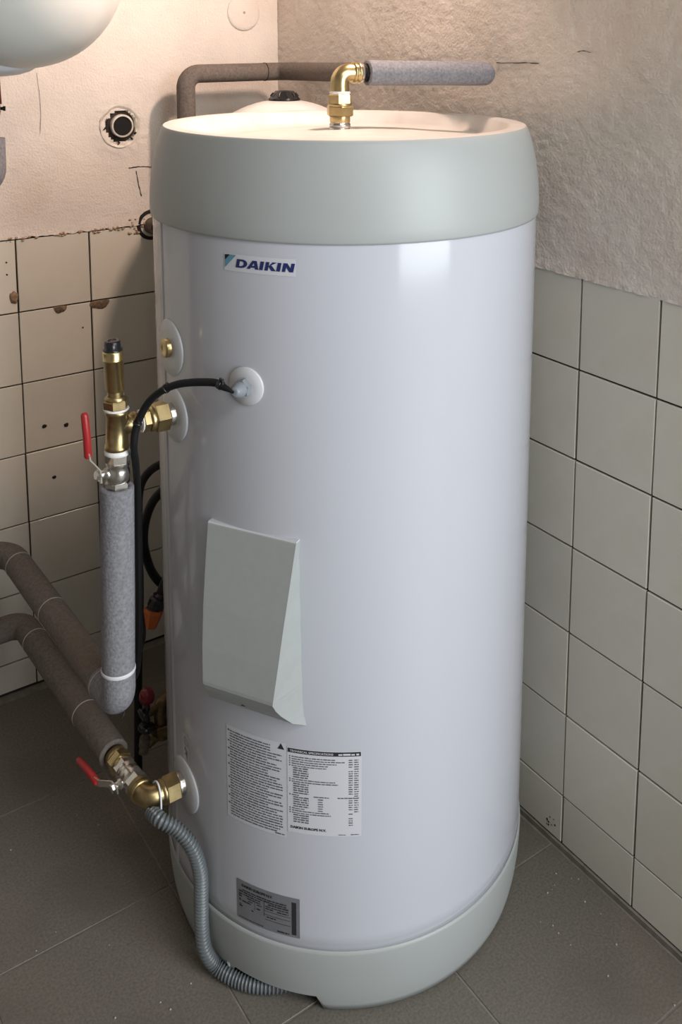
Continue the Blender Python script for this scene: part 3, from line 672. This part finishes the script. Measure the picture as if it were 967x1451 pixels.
s2 = a+LD*.084; D2 = Vector((-.0175, .40, 0)).normalized(); c2 = s2+D2*.430
fm = MB(); foam_end(fm, s2, D2, .0235, .0160); fm.tube(fillet([s2+D2*.002, c2, c2+Vector((-.6, 0, .0))], .03, 10), .0235, 30, caps=False)
build(fm, 'foam_sleeve', 'foam_dusty_dim', cp)
build(MB().turned(s2+D2*.010, s2+D2*.02, [(0, 0), (0, .0165), (.005, .0165)], 24, False, caps=False), 'sleeve_bore', 'joint_dark', cp)
ring(s2+D2*.115, D2, .0235, cp); ring(s2+D2*.36, D2, .0235, cp)

# ------------------------------------------------------------------ cables, conduit, ties
sc = thing('sensor_cable', (-.30, -.13, .92), 'black cable looping from the grey gland over the tee and down', 'cable')
pts = [cyl(-149.9, .926, R+.033), (-.2879, -.1500, .9301), (-.2959, -.1300, .9325), (-.3251, -.0850, .9219), (-.3456, -.0500, .8959), (-.3594, -.0320, .8584), (-.3640, -.0270, .8251), (-.3560, -.012, .7925), (-.3425, .020, .7372), (-.3377, .035, .6589), (-.3398, .035, .5604), (-.3410, .045, .4568), (-.333, .085, .405), (-.300, .160, .375), (-.262, .225, .37), (-.235, .30, .36)]
pth = spline(pts, 8); rad = [.0016+.0036*min(1, i/10) for i in range(len(pth))]
build(MB().tube(pth, rad, 14), 'cable_sheath', 'black_rubber', sc)
for i in (11, 12, 27, 40):
    p = pth[i]; dd = (pth[i+1]-pth[i]).normalized(); build(MB().turned(p-dd*.002, p+dd, [(0, .0054), (.0005, .0063), (.0035, .0063), (.004, .0054)], 14, caps=False).box(p+Vector((-.0015, -.0065, .002)), p+Vector((.0015, -.002, .0095))), 'cable_tie', 'black_plastic', sc)
bcable = thing('coiled_black_cable', (-.22, .33, .30), 'thick black cable coiled beside the heater near the left wall', 'cable')
build(MB().tube(spline([(-.150, .335, .6150), (-.1664, .33, .6176), (-.1977, .33, .6085), (-.2171, .33, .5831), (-.2227, .33, .5312), (-.2240, .33, .4506), (-.2252, .33, .369), (-.2314, .33, .2603), (-.235, .34, .02)], 8), .0075, 14), 'cable_sheath', 'black_rubber', bcable)
build(MB().tube(spline([(-.140, .37, .569), (-.1579, .36, .5546), (-.1834, .36, .5316), (-.1981, .36, .4974), (-.2021, .36, .4572), (-.1939, .36, .4128), (-.1796, .36, .38), (-.1606, .36, .3564), (-.14, .37, .34)], 8), .0082, 14), 'cable_sheath', 'black_rubber', bcable)
pl = thing('cable_plug', (-.21, .312, .31), 'black plug with orange socket hanging from the coiled cable', 'plug')
build(MB().tube(spline([(-.1735, .317, .4086), (-.185, .314, .39), (-.1938, .312, .3737)], 6), .009, 12), 'cable_tail', 'black_rubber', pl)
build(MB().turned((-.1915, .312, .378), (-.2065, .312, .349), [(0, .009), (.004, .014), (.008, .0125), (.012, .0165), (.024, .0165), (.026, .0145), (.033, .0145)], 14, False), 'plug_body', 'black_plastic', pl)
build(MB().turned((-.2053, .312, .3545), (-.2150, .312, .3150), [(0, .0172), (.006, .0180), (.034, .0110), (.0345, .008)], 6, False).tube([(-.198, .312, .342), (-.172, .312, .349)], .0016, 6), 'socket', 'orange_plastic', pl)
cl = MB().box((-.166, .352, .556), (-.158, .360, .575)).box((-.170, .352, .545), (-.160, .360, .552))
tag(build(cl, 'cable_clip', 'zip_tie', origin=(-.163, .356, .56)), 'small white clip on the black cable at the edge of the heater', 'clip')

# corrugated conduit
cpath = spline([(-.3480, -.008, .2500), (-.3434, -.0329, .2520), (-.3265, -.0479, .2400), (-.3097, -.0627, .2133), (-.3005, -.0689, .1726), (-.2995, -.0680, .1227), (-.3000, -.0690, .0817), (-.2990, -.0765, .0480), (-.2860, -.0850, .0200), (-.2695, -.1103, .0128), (-.2467, -.1392, .0125), (-.2121, -.1608, .0125), (-.1850, -.1600, .0130), (-.165, -.130, .020)], 14)
cpath = resample(cpath, .0009); rad = [(.0106, .0110, .0104, .0082, .0078, .0092)[i % 6] for i in range(len(cpath))]
tag(build(MB().tube(cpath, rad, 18), 'corrugated_conduit', 'conduit', origin=(-.285, -.09, 0)), 'grey corrugated conduit curling down the heater and under its base', 'conduit')
for i in (0,):
    o = Vector((lx+.012, -.002, lz)); mb = MB(); n = 40; pts = []
    for k in range(n+1):
        t = 2*PI*k/n; pts.append(o+Vector((.003*math.sin(t), math.cos(t)*.0185, -.012+math.sin(t)*.0330)))
    mb.tube(pts, .0014, 8); mb.box((lx+.0065, -.0255, lz-.022), (lx+.0135, -.019, lz-.015))
    tag(build(mb, 'zip_tie', 'zip_tie', origin=(lx, 0, lz-.04)), 'white zip tie holding the conduit to the lowest brass elbow', 'cable tie')

# drain valve group behind, next to the heater
dv = thing('drain_valve', (-.24, .22, .15), 'small brass drain valve with red knob in the shadow behind the heater', 'valve')
build(MB().turned((-.2605, .22, .250), (-.2605, .22, .29), [(0, .006), (.002, .0125), (.012, .0135), (.019, .0110), (.023, .006), (.024, .0001)], 10, True), 'knob', 'red_paint', dv)
build(MB().tube([(-.2605, .22, .255), (-.2625, .22, .200)], .0055, 10).turned((-.2625, .22, .207), (-.264, .22, .195), [(0, .006), (.002, .014), (.008, .014), (.010, .007)], 16), 'spindle', 'black_plastic', dv)
build(MB().turned((-.264, .22, .197), (-.270, .22, .155), [(0, .006), (.012, .006), (.013, .0095), (.028, .0095), (.030, .0075), (.040, .0085)], 12, False), 'hose_tail', 'rust_iron', dv)
build(MB().tube(fillet([(-.205, .235, .235), (-.2360, .225, .228), (-.2330, .222, .170)], .012), .0125, 16).hexnut((-.2355, .222, .200), (-.2340, .222, .180), .0185), 'valve_body', 'brass_shaded', dv)
build(MB().tube([(-.262, .22, .228), (-.240, .224, .226)], .0075, 12), 'branch', 'brass_shaded', dv)
build(MB().tube([(-.236, .222, .178), (-.262, .22, .168)], .007, 12), 'branch', 'brass_shaded', dv)
build(MB().turned((-.262, .222, .226), (-.284, .219, .218), [(0, .012), (.004, .014), (.008, .014), (.010, .006)], 14), 'hand_wheel', 'black_plastic', dv)

# crumbs on the floor
mb = MB()
for k in range(46):
    if k < 24: x, y = random.uniform(.12, .29), random.uniform(-.55, -.2)
    else: x, y = random.uniform(-.6, -.3), random.uniform(-.2, .35)
    if math.hypot(x, y) < .31: continue
    s = random.uniform(.0006, .0017); mb.turned((x, y, 0), (x, y, s*2), [(0, s), (s*.8, s*1.1), (s*1.5, s*.4)], 5, False)
tag(build(mb, 'floor_crumbs', 'crumbs'), 'tiny pale crumbs scattered over the dark floor tiles', 'debris', kind='stuff')

# wall lamp above the frame (the warm light)
wl = thing('wall_lamp', (WX, -.06, 1.90), 'round wall lamp on the right wall above the heater', 'lamp')
build(MB().turned((WX-.001, -.06, 1.90), (WX-.05, -.06, 1.90), [(0, .07), (.012, .07), (.016, .062)], 32), 'backplate', 'black_plastic', wl)
build(MB().turned((WX-.016, -.06, 1.90), (WX-.1, -.06, 1.90), [(0, .060), (.015, .056), (.028, .042), (.036, .020), (.038, .0001)], 32, True, caps=False), 'lamp_glass', 'lamp_glass', wl)
